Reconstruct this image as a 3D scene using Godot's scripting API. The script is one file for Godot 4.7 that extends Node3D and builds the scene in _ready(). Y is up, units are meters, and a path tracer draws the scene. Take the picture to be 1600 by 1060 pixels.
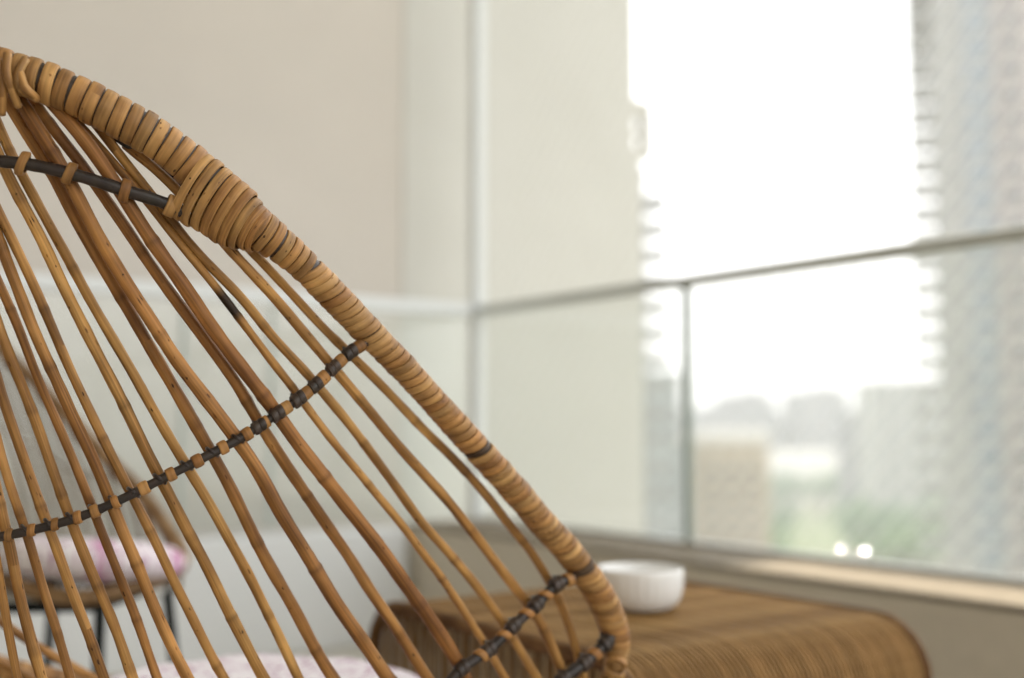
extends Node3D
# A balcony high above a hazy city: the camera stands low behind a rattan chair. y = 0 is the balcony floor, -z is the way the camera looks.

const F := 1810.0                       # focal length in pixels of a 1600-pixel-wide frame
const EYE := Vector3(0, 0.70, 0)
const PITCH := 0.0739                   # the camera looks slightly up
const CORNER := Vector3(-0.124, 0, -4.09)    # where the two railings meet
const ALONG := Vector3(0.577858, 0, 0.816138)      # along the front railing, towards the viewer
const OUT := Vector3(0.816138, 0, -0.577858)       # out over the front railing
const KERB := 0.372
const GROUND := -45.0

var rng := RandomNumberGenerator.new()
var mat := {}
var taken := {}
var uv_shift := Vector2.ZERO            # where on the cane's grain the next strip starts

# ---------------------------------------------------------------- helpers
func at(px: float, py: float, d: float) -> Vector3:   # a measured direction and distance from the survey point, as a place
	var v := Vector3((px - 800.0) / F, (530.0 - py) / F, -1.0) * d
	return EYE + v.rotated(Vector3.RIGHT, PITCH)

func plan(s: float, t: float, y: float) -> Vector3:   # s along the front railing from the corner, t outwards
	return CORNER + ALONG * s + OUT * t + Vector3(0, y, 0)

func numbered(called: String) -> String:
	if not taken.has(called):
		taken[called] = 0
		return called
	taken[called] += 1
	return "%s_%03d" % [called, taken[called]]

func tag(o: Node3D, label: String, category: String, group := "") -> void:
	o.set_meta("label", label)
	o.set_meta("category", category)
	if group != "":
		o.set_meta("group", group)

func thing(called: String, label: String, category: String, where := Vector3.ZERO, group := "") -> Node3D:
	var o := Node3D.new()
	o.name = numbered(called)
	o.position = where
	add_child(o)
	tag(o, label, category, group)
	return o

func part(called: String, m: Mesh, material: Material, parent: Node3D, where := Vector3.ZERO, turn := Basis.IDENTITY) -> MeshInstance3D:
	var o := MeshInstance3D.new()
	o.name = called
	o.mesh = m
	o.material_override = material
	o.transform = Transform3D(turn, where)
	parent.add_child(o, true)
	return o

func single(called: String, m: Mesh, material: Material, where := Vector3.ZERO, turn := Basis.IDENTITY) -> MeshInstance3D:
	return part(numbered(called), m, material, self, where, turn)

func box(size: Vector3, bevel := 0.0) -> Mesh:
	if bevel <= 0.0:
		var b := BoxMesh.new()
		b.size = size
		return b
	# chamfered box: three nested slabs of corners joined by their hull faces
	var st := SurfaceTool.new()
	st.begin(Mesh.PRIMITIVE_TRIANGLES)
	st.set_smooth_group(-1)
	var h := size / 2.0
	var i := h - Vector3.ONE * bevel
	for a in 3:
		var b := (a + 1) % 3
		var c := (a + 2) % 3
		for s in [-1.0, 1.0]:
			var q := []
			for k in [[-1, -1], [1, -1], [1, 1], [-1, 1]]:
				var p := Vector3.ZERO
				p[a] = s * h[a]
				p[b] = k[0] * i[b]
				p[c] = k[1] * i[c]
				q.append(p)
			quad(st, q, s > 0)
			for s2 in [-1.0, 1.0]:
				var e := []
				for k in [[0, -1], [0, 1], [1, 1], [1, -1]]:
					var p := Vector3.ZERO
					p[a] = s * (h[a] if k[0] == 0 else i[a])
					p[b] = s2 * (i[b] if k[0] == 0 else h[b])
					p[c] = k[1] * i[c]
					e.append(p)
				quad(st, e, s * s2 > 0)
	for sx in [-1.0, 1.0]:
		for sy in [-1.0, 1.0]:
			for sz in [-1.0, 1.0]:
				var t := [Vector3(sx * h.x, sy * i.y, sz * i.z), Vector3(sx * i.x, sy * h.y, sz * i.z), Vector3(sx * i.x, sy * i.y, sz * h.z)]
				if sx * sy * sz > 0:
					t.reverse()
				for p in t:
					st.add_vertex(p)
	st.generate_normals()
	return st.commit()

func quad(st: SurfaceTool, q: Array, flip: bool) -> void:
	var order := [0, 2, 1, 0, 3, 2] if flip else [0, 1, 2, 0, 2, 3]
	for k in order:
		st.add_vertex(q[k])

# a grid of points (rows of equal length) as a smooth surface; round: the last column meets the first
func grid(rows: Array, uv_scale := Vector2.ONE, colors := [], round_ := true, into: SurfaceTool = null) -> ArrayMesh:
	var n := rows.size()
	var m: int = rows[0].size()
	var v := PackedVector3Array()
	var nm := PackedVector3Array()
	var uv := PackedVector2Array()
	var co := PackedColorArray()
	var ix := PackedInt32Array()
	var run := 0.0
	for i in n:
		if i > 0:
			run += (rows[i][0] as Vector3).distance_to(rows[i - 1][0])
		for j in m:
			var p: Vector3 = rows[i][j]
			var a: Vector3 = rows[maxi(i - 1, 0)][j]
			var b: Vector3 = rows[mini(i + 1, n - 1)][j]
			var c: Vector3 = rows[i][(j - 1 + m) % m if round_ and j == 0 else maxi(j - 1, 0)]
			if round_ and j == 0:
				c = rows[i][m - 2]
			var d: Vector3 = rows[i][1 if round_ and j == m - 1 else mini(j + 1, m - 1)]
			v.append(p)
			nm.append((b - a).cross(d - c).normalized())
			uv.append(Vector2(float(j) / (m - 1) * uv_scale.x, run * uv_scale.y) + uv_shift)
			co.append(colors[i] if colors.size() == n else Color.WHITE)
	for i in n - 1:
		for j in m - 1:
			var k := i * m + j
			ix.append_array([k, k + 1, k + m, k + 1, k + m + 1, k + m])
	var arrays := []
	arrays.resize(Mesh.ARRAY_MAX)
	arrays[Mesh.ARRAY_VERTEX] = v
	arrays[Mesh.ARRAY_NORMAL] = nm
	arrays[Mesh.ARRAY_TEX_UV] = uv
	arrays[Mesh.ARRAY_COLOR] = co
	arrays[Mesh.ARRAY_INDEX] = ix
	var mesh := ArrayMesh.new()
	mesh.add_surface_from_arrays(Mesh.PRIMITIVE_TRIANGLES, arrays)
	if into:
		into.append_from(mesh, 0, Transform3D.IDENTITY)
	return mesh

func catmull(p: Array, step: float) -> Array:   # Vector3 or Vector4 points, evenly resampled
	var out := []
	for i in p.size() - 1:
		var a = p[maxi(i - 1, 0)]
		var b = p[i]
		var c = p[i + 1]
		var d = p[mini(i + 2, p.size() - 1)]
		var k := maxi(1, int(ceil((c - b).length() / step)))
		for j in k:
			var t := float(j) / k
			out.append(0.5 * ((2.0 * b) + (c - a) * t + (2.0 * a - 5.0 * b + 4.0 * c - d) * t * t + (3.0 * b - 3.0 * c + d - a) * t * t * t))
	out.append(p[-1])
	return out

# a tube along points with a radius each; ends closed by a last narrow ring
func tube(pts: Array, radii: Array, sides := 10, colors := [], uv_scale := Vector2.ONE, into: SurfaceTool = null, flat := 1.0) -> ArrayMesh:
	var rows := []
	var up := Vector3.UP
	var t0: Vector3 = (pts[1] - pts[0]).normalized()
	if absf(t0.dot(up)) > 0.9:
		up = Vector3.RIGHT
	var side := t0.cross(up).normalized()
	for i in pts.size():
		var t: Vector3 = (pts[mini(i + 1, pts.size() - 1)] - pts[maxi(i - 1, 0)]).normalized()
		side = (side - t * side.dot(t)).normalized()
		var bi := t.cross(side)
		var row := []
		for j in sides + 1:
			var a := TAU * j / sides
			row.append(pts[i] + (side * cos(a) + bi * sin(a) * flat) * radii[i])
		rows.append(row)
	var cap0 := []
	var cap1 := []
	for j in sides + 1:
		cap0.append((rows[0][j] as Vector3).lerp(pts[0], 0.98))
		cap1.append((rows[-1][j] as Vector3).lerp(pts[-1], 0.98))
	rows.push_front(cap0)
	rows.push_back(cap1)
	var c := []
	if colors.size():
		c = colors.duplicate()
		c.push_front(colors[0])
		c.push_back(colors[-1])
	return grid(rows, uv_scale, c, true, into)

func even(r: float, n: int) -> Array:
	var a := []
	a.resize(n)
	a.fill(r)
	return a

func rod(pts: Array, r: float, sides := 8) -> ArrayMesh:
	return tube(pts, even(r, pts.size()), sides)

func lathe(profile: Array, sides: int, flutes := 0, depth := 0.0) -> ArrayMesh:
	var rows := []
	for p in profile:
		var row := []
		for j in sides + 1:
			var a := TAU * j / sides
			var r: float = p.x
			if flutes > 0 and p.z > 0.0:
				r -= depth * p.z * pow(absf(cos(a * flutes / 2.0)), 6.0)
			row.append(Vector3(cos(a) * r, p.y, sin(a) * r))
		rows.append(row)
	return grid(rows)

# ---------------------------------------------------------------- materials
func srgb(r: float, g: float, b: float) -> Color:   # from real-world (linear) base colours
	return Color(r, g, b).linear_to_srgb()

func plain(key: String, c: Color, rough := 0.6, metal := 0.0) -> StandardMaterial3D:
	var m := StandardMaterial3D.new()
	m.resource_name = key
	m.albedo_color = c
	m.roughness = rough
	m.metallic = metal
	mat[key] = m
	return m

func mottle(key: String, lo: Color, hi: Color, freq: float, scale: float, rough := 0.8, bump := 0.0) -> StandardMaterial3D:
	var n := FastNoiseLite.new()
	n.seed = key.hash() % 9999
	n.frequency = freq
	n.fractal_octaves = 5
	n.fractal_gain = 0.55
	var im := n.get_seamless_image(256, 256)
	im.convert(Image.FORMAT_RGB8)
	var col := Image.create(256, 256, false, Image.FORMAT_RGB8)
	for y in 256:
		for x in 256:
			col.set_pixel(x, y, lo.lerp(hi, im.get_pixel(x, y).r))
	var m := plain(key, Color.WHITE, rough)
	m.albedo_texture = ImageTexture.create_from_image(col)
	m.uv1_triplanar = true
	m.uv1_world_triplanar = true
	m.uv1_scale = Vector3.ONE * scale
	if bump > 0.0:
		m.heightmap_enabled = true
		m.heightmap_texture = ImageTexture.create_from_image(im)
		m.heightmap_scale = bump
	return m

func cane_texture(streak: float, specks: int, seed_: int) -> Array:   # 128 around, 1024 along: fibres, blotches, specks
	var fine := FastNoiseLite.new()
	fine.seed = seed_
	fine.frequency = 0.09
	var slow := FastNoiseLite.new()
	slow.seed = seed_ + 1
	slow.frequency = 0.012
	slow.fractal_octaves = 4
	var im := Image.create(128, 1024, false, Image.FORMAT_RGB8)
	var hm := Image.create(128, 1024, false, Image.FORMAT_RGB8)
	for y in 1024:
		for x in 128:
			var a := TAU * x / 128.0
			var f := fine.get_noise_3d(cos(a) * 30.0, sin(a) * 30.0, y * 0.06)
			var s := slow.get_noise_3d(cos(a) * 18.0, sin(a) * 18.0, y * 0.55)
			var k := clampf(0.80 + streak * f + 0.30 * s, 0.0, 1.0)
			im.set_pixel(x, y, Color(k, clampf(k * (0.985 + 0.07 * s), 0, 1), clampf(k * (0.95 + 0.14 * s), 0, 1)))
			var h := 0.5 + 0.4 * f
			hm.set_pixel(x, y, Color(h, h, h))
	var r := RandomNumberGenerator.new()
	r.seed = seed_
	for k in specks:
		var x0 := r.randi() % 128
		var y0 := r.randi() % 1000
		var w := r.randi_range(3, 9)
		var h := r.randi_range(2, 9)
		var dark := r.randf_range(0.3, 0.8)
		for y in h:
			for x in w:
				var e := Vector2((x + 0.5) / w - 0.5, (y + 0.5) / h - 0.5).length() * 2.0
				if e < 1.0 - 0.5 * r.randf():
					var q := Vector2i((x0 + x) % 128, y0 + y)
					im.set_pixelv(q, im.get_pixelv(q) * Color(dark, dark * 0.9, dark * 0.8))
	return [ImageTexture.create_from_image(im), ImageTexture.create_from_image(hm)]

func cane(key: String, tex: Array, c: Color, rough: float, spec := 0.5) -> StandardMaterial3D:
	var m := plain(key, c, rough)
	m.albedo_texture = tex[0]
	m.vertex_color_use_as_albedo = true
	m.metallic_specular = spec
	m.heightmap_enabled = true
	m.heightmap_texture = tex[1]
	m.heightmap_scale = 0.04
	return m

func pane(key: String, c: Color, alpha: float) -> StandardMaterial3D:
	var m := plain(key, Color(c.r, c.g, c.b, alpha), 0.05)
	m.transparency = BaseMaterial3D.TRANSPARENCY_ALPHA
	return m

func fabric(key: String) -> void:   # off-white cloth printed all over with mauve sprays of leaves and a few blooms
	var n := FastNoiseLite.new()
	n.seed = 31
	n.frequency = 0.022
	n.fractal_octaves = 3
	var im := Image.create(512, 512, false, Image.FORMAT_RGB8)
	var spray := FastNoiseLite.new()
	spray.seed = 5
	spray.frequency = 0.05
	spray.domain_warp_enabled = true
	spray.domain_warp_amplitude = 22.0
	for y in 512:
		for x in 512:
			var a := n.get_noise_2d(x, y)
			var b := spray.get_noise_2d(x * 1.0, y * 2.6)
			var k := clampf((b - 0.06) * 6.0, 0.0, 1.0) * clampf((a + 0.30) * 3.0, 0.0, 1.0)
			im.set_pixel(x, y, Color(0.88, 0.855, 0.865).lerp(Color(0.62, 0.44, 0.55), k * 0.9))
	for s in [[300, 366, 26], [108, 182, 22], [52, 107, 32], [31, 269, 30]]:
		for y in range(-34, 35):
			for x in range(-34, 35):
				var d := Vector2(x, y).length()
				var petal: float = s[2] * (0.72 + 0.28 * cos(5.0 * Vector2(x, y).angle()))
				if d < petal:
					var q := Vector2i(posmod(s[0] + x, 512), posmod(s[1] + y, 512))
					im.set_pixelv(q, im.get_pixelv(q).lerp(Color(0.66, 0.30, 0.52), 0.62 if d < petal * 0.8 else 0.4))
	var m := plain(key, Color.WHITE, 0.95)
	m.albedo_texture = ImageTexture.create_from_image(im)
	m.rim_enabled = true
	m.rim = 0.3

func make_materials() -> void:
	mottle("cream_plaster", srgb(0.535, 0.525, 0.49), srgb(0.575, 0.565, 0.53), 0.02, 0.4, 0.9, 0.02)
	mottle("taupe_plaster", srgb(0.54, 0.50, 0.455), srgb(0.585, 0.54, 0.49), 0.02, 0.4, 0.9, 0.02)
	mottle("white_paint", srgb(0.76, 0.765, 0.765), srgb(0.82, 0.825, 0.825), 0.02, 0.5, 0.7, 0.01)
	mottle("stone", srgb(0.55, 0.50, 0.41), srgb(0.64, 0.58, 0.48), 0.05, 1.4, 0.55, 0.02)
	mottle("sill_stone", srgb(0.20, 0.170, 0.130), srgb(0.27, 0.232, 0.178), 0.05, 1.4, 0.6, 0.02)
	mottle("white_wall", srgb(0.62, 0.63, 0.625), srgb(0.67, 0.68, 0.675), 0.02, 0.5, 0.7, 0.01)
	mottle("shade_wall", srgb(0.42, 0.37, 0.31), srgb(0.48, 0.425, 0.355), 0.03, 0.5, 0.8)
	mottle("floor_stone", srgb(0.44, 0.41, 0.35), srgb(0.54, 0.51, 0.44), 0.03, 0.9, 0.4)
	mottle("ground_cover", srgb(0.12, 0.13, 0.08), srgb(0.26, 0.24, 0.17), 0.05, 0.004, 1.0)
	mottle("grass", srgb(0.08, 0.105, 0.035), srgb(0.12, 0.145, 0.055), 0.06, 0.01, 1.0)
	plain("aluminium", srgb(0.68, 0.705, 0.71), 0.45)
	plain("rail_metal", srgb(0.46, 0.48, 0.46), 0.35, 0.25)
	plain("joint", srgb(0.36, 0.42, 0.40), 0.4)
	pane("railing_glass", Color(0.82, 0.92, 0.88), 0.07)
	plain("chrome", srgb(0.85, 0.85, 0.85), 0.10, 1.0)
	plain("net_thread", srgb(0.88, 0.88, 0.87), 0.7)
	mat.net_thread.backlight_enabled = true
	mat.net_thread.backlight = Color(0.75, 0.75, 0.75)
	mat.sill_stone.metallic_specular = 0.12
	plain("black_metal", srgb(0.010, 0.012, 0.012), 0.6)
	mat.black_metal.metallic_specular = 0.2
	plain("ceramic", srgb(0.82, 0.815, 0.80), 0.22)
	var fibre := cane_texture(0.16, 34, 11)
	var bark := cane_texture(0.22, 60, 23)
	for k in 5:
		cane("rod_%d" % k, bark if k % 2 else fibre, Color.WHITE, 0.52, 0.38)
	cane("wrap", fibre, Color.WHITE, 0.48, 0.4)
	cane("dark_cane", fibre, Color.WHITE, 0.45)
	cane("wicker", fibre, Color.WHITE, 0.6, 0.25)
	fabric("floral")
	# city
	mottle("tower_grey", srgb(0.235, 0.235, 0.222), srgb(0.30, 0.298, 0.285), 0.02, 0.05, 0.9)
	mottle("tower_pink", srgb(0.25, 0.225, 0.212), srgb(0.31, 0.28, 0.265), 0.02, 0.05, 0.9)
	mottle("city_cream", srgb(0.42, 0.34, 0.25), srgb(0.48, 0.40, 0.30), 0.02, 0.05, 0.9)
	mottle("city_blue", srgb(0.33, 0.36, 0.365), srgb(0.40, 0.43, 0.44), 0.02, 0.05, 0.9)
	mottle("tower_blue", srgb(0.215, 0.222, 0.225), srgb(0.27, 0.277, 0.28), 0.02, 0.05, 0.9)
	mottle("city_mauve", srgb(0.115, 0.112, 0.13), srgb(0.155, 0.15, 0.17), 0.02, 0.02, 0.9)
	mottle("city_white", srgb(0.72, 0.70, 0.66), srgb(0.80, 0.78, 0.74), 0.02, 0.05, 0.8)
	plain("blue_glazing", srgb(0.13, 0.165, 0.19), 0.2)
	plain("dark_glazing", srgb(0.04, 0.045, 0.05), 0.12)
	plain("window_frame", srgb(0.5, 0.5, 0.49), 0.6)
	plain("bark", srgb(0.09, 0.065, 0.045), 0.95)
	for k in 3:
		var leaf := plain("leaf_%d" % k, [srgb(0.06, 0.13, 0.04), srgb(0.085, 0.155, 0.04), srgb(0.05, 0.11, 0.05)][k], 0.7)
		leaf.backlight_enabled = true
		leaf.backlight = srgb(0.06, 0.10, 0.02)

# ---------------------------------------------------------------- the near chair
func shell(px: float, py: float) -> float:   # how far the chair's curved side is from the eye
	var u := px / 1000.0
	var v := py / 1000.0
	return 0.955 + 0.06 * u + 0.25 * u * u + 0.03 * v

const RIM := [[-75, 88, 32], [-35, 96, 32], [0, 108, 32], [55, 124, 31], [105, 143, 31], [150, 165, 31], [190, 186, 31], [222, 203, 31], [250, 221, 31], [277, 241, 31], [303, 263, 32], [335, 292, 33], [370, 326, 33], [404, 357, 31], [432, 379, 28], [455, 397, 25], [485, 425, 23.5], [515, 456, 23], [548, 490, 23], [585, 529, 22], [622, 566, 21], [676, 625, 20.5], [735, 690, 20.5], [782, 741, 21], [818, 782, 21], [848, 818, 21], [878, 850, 21.5], [903, 881, 21.5], [926, 912, 21.5], [945, 945, 22], [957, 975, 22], [963, 1003, 20], [962, 1032, 17], [956, 1064, 16]]

const RODS := [
	[14, [-22, 775], [-12, 840], [0, 908], [12, 985], [27, 1060]],
	[18, [-16, 720], [-6, 765], [0, 795], [8, 829], [15, 846], [20, 881], [32, 942], [45, 989], [63, 1057]],
	[15, [-12, 660], [-4, 694], [3, 719], [14, 757], [26, 789], [37, 823], [45, 842], [55, 881], [69, 929], [80, 960], [95, 1006], [108, 1058]],
	[17, [-14, 560], [-6, 590], [8, 636], [24, 681], [39, 723], [55, 768], [71, 815], [83, 841], [95, 877], [110, 921], [127, 964], [143, 1002], [160, 1058]],
	[17, [-16, 470], [-6, 500], [10, 546], [23, 576], [35, 606], [48, 638], [64, 681], [78, 725], [94, 766], [107, 806], [122, 844], [139, 886], [158, 931], [173, 963], [191, 1012], [205, 1058]],
	[15, [-22, 395], [-2, 445], [21, 491], [36, 532], [50, 570], [64, 606], [79, 638], [100, 685], [117, 727], [132, 763], [144, 794], [163, 843], [181, 888], [199, 931], [214, 969], [224, 998], [243, 1058]],
	[19, [-20, 325], [-2, 374], [8, 406], [23, 438], [38, 480], [50, 512], [66, 548], [79, 576], [92, 602], [107, 638], [123, 672], [141, 706], [155, 740], [171, 780], [195, 840], [214, 881], [224, 907], [243, 956], [266, 1006], [290, 1058]],
	[16, [-14, 308], [0, 336], [19, 376], [34, 406], [49, 438], [66, 476], [81, 512], [98, 553], [113, 587], [136, 634], [157, 678], [177, 719], [198, 758], [217, 797], [238, 836], [257, 877], [274, 915], [297, 958], [318, 1002], [345, 1056]],
	[19, [-22, 200], [-8, 233], [9, 268], [28, 308], [53, 351], [72, 387], [92, 436], [115, 480], [130, 510], [145, 540], [166, 580], [185, 615], [201, 648], [221, 691], [236, 721], [249, 745], [262, 770], [279, 802], [295, 836], [320, 877], [336, 913], [355, 952], [374, 989], [394, 1027], [408, 1057]],
	[17, [-16, 165], [-3, 195], [6, 220], [17, 243], [30, 266], [47, 297], [66, 332], [85, 368], [106, 402], [124, 440], [145, 478], [166, 512], [181, 540], [200, 569], [217, 600], [237, 638], [258, 674], [274, 700], [289, 725], [306, 753], [330, 791], [351, 832], [378, 879], [398, 917], [417, 958], [436, 994], [447, 1018], [463, 1057]],
	[20, [2, 140], [12, 160], [25, 183], [51, 224], [71, 250], [87, 281], [106, 319], [128, 361], [149, 397], [172, 437], [194, 474], [206, 492], [224, 527], [247, 564], [268, 600], [289, 637], [311, 674], [327, 704], [343, 729], [364, 770], [383, 810], [396, 838], [413, 871], [434, 908], [463, 956], [486, 1004], [517, 1058]],
	[23, [18, 135], [34, 162], [62, 207], [87, 245], [113, 291], [132, 329], [151, 368], [172, 402], [196, 442], [217, 474], [238, 503], [258, 537], [279, 570], [306, 602], [333, 638], [353, 663], [367, 683], [389, 714], [402, 731], [417, 761], [434, 796], [460, 836], [481, 869], [504, 908], [527, 948], [555, 985], [581, 1023], [602, 1058]],
	[19, [38, 138], [53, 162], [81, 200], [106, 230], [130, 259], [157, 301], [181, 334], [200, 361], [222, 396], [251, 438], [272, 466], [296, 498], [318, 528], [345, 565], [366, 593], [389, 632], [405, 664], [422, 687], [438, 714], [462, 750], [485, 782], [507, 816], [525, 842], [548, 872], [573, 917], [596, 948], [623, 989], [643, 1020], [664, 1058]],
	[24, [62, 138], [79, 160], [106, 187], [132, 217], [156, 251], [178, 284], [202, 321], [223, 357], [247, 391], [268, 420], [288, 447], [307, 477], [328, 510], [355, 544], [381, 580], [402, 605], [421, 630], [433, 648], [451, 672], [462, 690], [479, 712], [506, 744], [524, 769], [547, 797], [577, 836], [604, 869], [623, 900], [645, 929], [668, 962], [690, 994], [703, 1015], [720, 1042], [738, 1085]],
	[14, [112, 182], [132, 203], [157, 230], [179, 258], [211, 292], [238, 325], [262, 358], [285, 387], [306, 411], [325, 433], [347, 462], [372, 495], [400, 532], [428, 571], [447, 592], [464, 614], [481, 640], [504, 668], [517, 688], [536, 710], [558, 735], [579, 761], [599, 787], [621, 810], [642, 839], [667, 875], [684, 893], [707, 929], [732, 967], [755, 1003], [766, 1018], [774, 1034], [790, 1066]],
	[16, [138, 180], [157, 203], [181, 235], [208, 270], [232, 298], [264, 341], [289, 372], [313, 402], [336, 424], [362, 449], [388, 476], [407, 505], [428, 530], [455, 558], [475, 577], [490, 596], [508, 618], [532, 645], [556, 676], [579, 707], [607, 745], [630, 776], [651, 808], [674, 835], [690, 850], [721, 888], [752, 924], [770, 951], [788, 976], [804, 1001], [820, 1028], [840, 1066]],
	[17, [196, 226], [224, 249], [247, 266], [266, 284], [290, 311], [325, 352], [360, 391], [381, 414], [402, 437], [417, 452], [434, 470], [457, 499], [475, 521], [498, 547], [513, 565], [536, 594], [560, 621], [583, 649], [607, 679], [628, 704], [651, 729], [674, 754], [698, 780], [721, 810], [734, 826], [755, 852], [775, 881], [798, 910], [822, 940], [843, 966], [857, 999], [872, 1035], [884, 1066]],
	[15, [252, 252], [281, 281], [298, 303], [340, 346], [378, 376], [402, 400], [423, 425], [447, 450], [468, 471], [491, 500], [513, 521], [536, 543], [562, 568], [579, 585], [600, 606], [635, 643], [667, 678], [690, 697], [711, 720], [732, 742], [751, 763], [770, 786], [798, 824], [825, 854], [843, 883], [857, 906], [872, 933], [886, 967], [897, 1001], [904, 1026], [912, 1066]],
]
# tone of each rod: 0 pale gold .. 1 red brown
const TONES := [0.35, 0.5, 0.6, 0.4, 0.3, 0.8, 0.7, 0.35, 0.2, 0.15, 0.75, 0.85, 0.75, 0.95, 0.4, 0.15, 0.4, 0.2]

const SEAT := Vector3(-0.285, 0.30, -1.36)   # middle of the ring that the rods run down to

func rod_color(tone: float) -> Color:
	return Color(0.58, 0.305, 0.095).lerp(Color(0.42, 0.18, 0.054), tone)

func rod_part(chair: Node3D, pts: Array, radii: Array, tone: float, index: int, burn := []) -> void:
	var cols := []
	var base := rod_color(tone)
	uv_shift = Vector2(rng.randf(), rng.randf())
	var nodes := []
	var run := 0.0
	var next := rng.randf_range(0.02, 0.16)
	var lean := FastNoiseLite.new()
	lean.seed = 100 + index
	lean.frequency = 5.0
	for i in pts.size():
		if i > 0:
			run += (pts[i] as Vector3).distance_to(pts[i - 1])
		if run > next:
			nodes.append(next)
			next += rng.randf_range(0.07, 0.20)
		var k := 1.0 + 0.40 * lean.get_noise_1d(run * 3.0)
		radii[i] *= 1.0 + 0.09 * lean.get_noise_2d(run * 4.0, 7.0)
		for nd in nodes:
			var e: float = absf(run - nd - 0.004) / 0.006
			if e < 1.0:
				radii[i] *= 1.0 + 0.09 * (1.0 - e)
				k *= 1.0 - 0.38 * (1.0 - e)
		var c := Color(base.r * k, base.g * k * (0.96 + 0.06 * k), base.b * k)
		if burn.size() and run > burn[0] and run < burn[1]:
			var e: float = minf(run - burn[0], burn[1] - run) / (burn[1] - burn[0])
			c = c.lerp(Color(0.02, 0.014, 0.01), clampf(e * 5.0, 0.35, 0.95))
		cols.append(c)
	part("rod", tube(pts, radii, 12, cols, Vector2(1.0, 1.15)), mat["rod_%d" % (index % 5)], chair)

# one turn of flat cane round a core: centre, direction, half breadth across and half depth, lean, breadth of the strip
func turn_of_cane(c: Vector3, dir: Vector3, across: Vector3, a: float, b: float, lean: float, breadth: float, tone: Color, into: SurfaceTool = null, segs := 26) -> ArrayMesh:
	var n2 := dir.cross(across).normalized()
	uv_shift = Vector2(rng.randf(), rng.randf())
	var rows := []
	var ph := rng.randf_range(-0.3, 0.3)
	var rough := rng.randf_range(0.96, 1.03)
	for j in segs + 1:
		var g := TAU * j / segs + ph
		var radial := across * cos(g) * a + n2 * sin(g) * b
		var out := (across * cos(g) / a + n2 * sin(g) / b).normalized()
		var mid := c + radial * rough + dir * (lean * cos(g) + 0.03 * breadth * sin(2.0 * g + ph))
		var row := []
		for w in [[-1.0, -0.0015], [-0.95, 0.0003], [-0.78, 0.0008], [0.0, 0.0011], [0.78, 0.0008], [0.95, 0.0003], [1.0, -0.0015]]:
			row.append(mid + dir * (w[0] * breadth * 0.5) + out * w[1])
		rows.append(row)
	var cols := []
	for j in segs + 1:
		var k := 1.0 + 0.12 * sin(j * 0.9 + ph * 20.0) * rng.randf()
		cols.append(Color(tone.r * k, tone.g * k, tone.b * k))
	return grid(rows, Vector2(0.5, 2.0), cols, false, into)

func wrap_tone() -> Color:
	var k := rng.randf_range(0.88, 1.10)
	var y := rng.randf_range(0.92, 1.06)
	return Color(0.53 * k, 0.283 * k * y, 0.10 * k * y * y)

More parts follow.
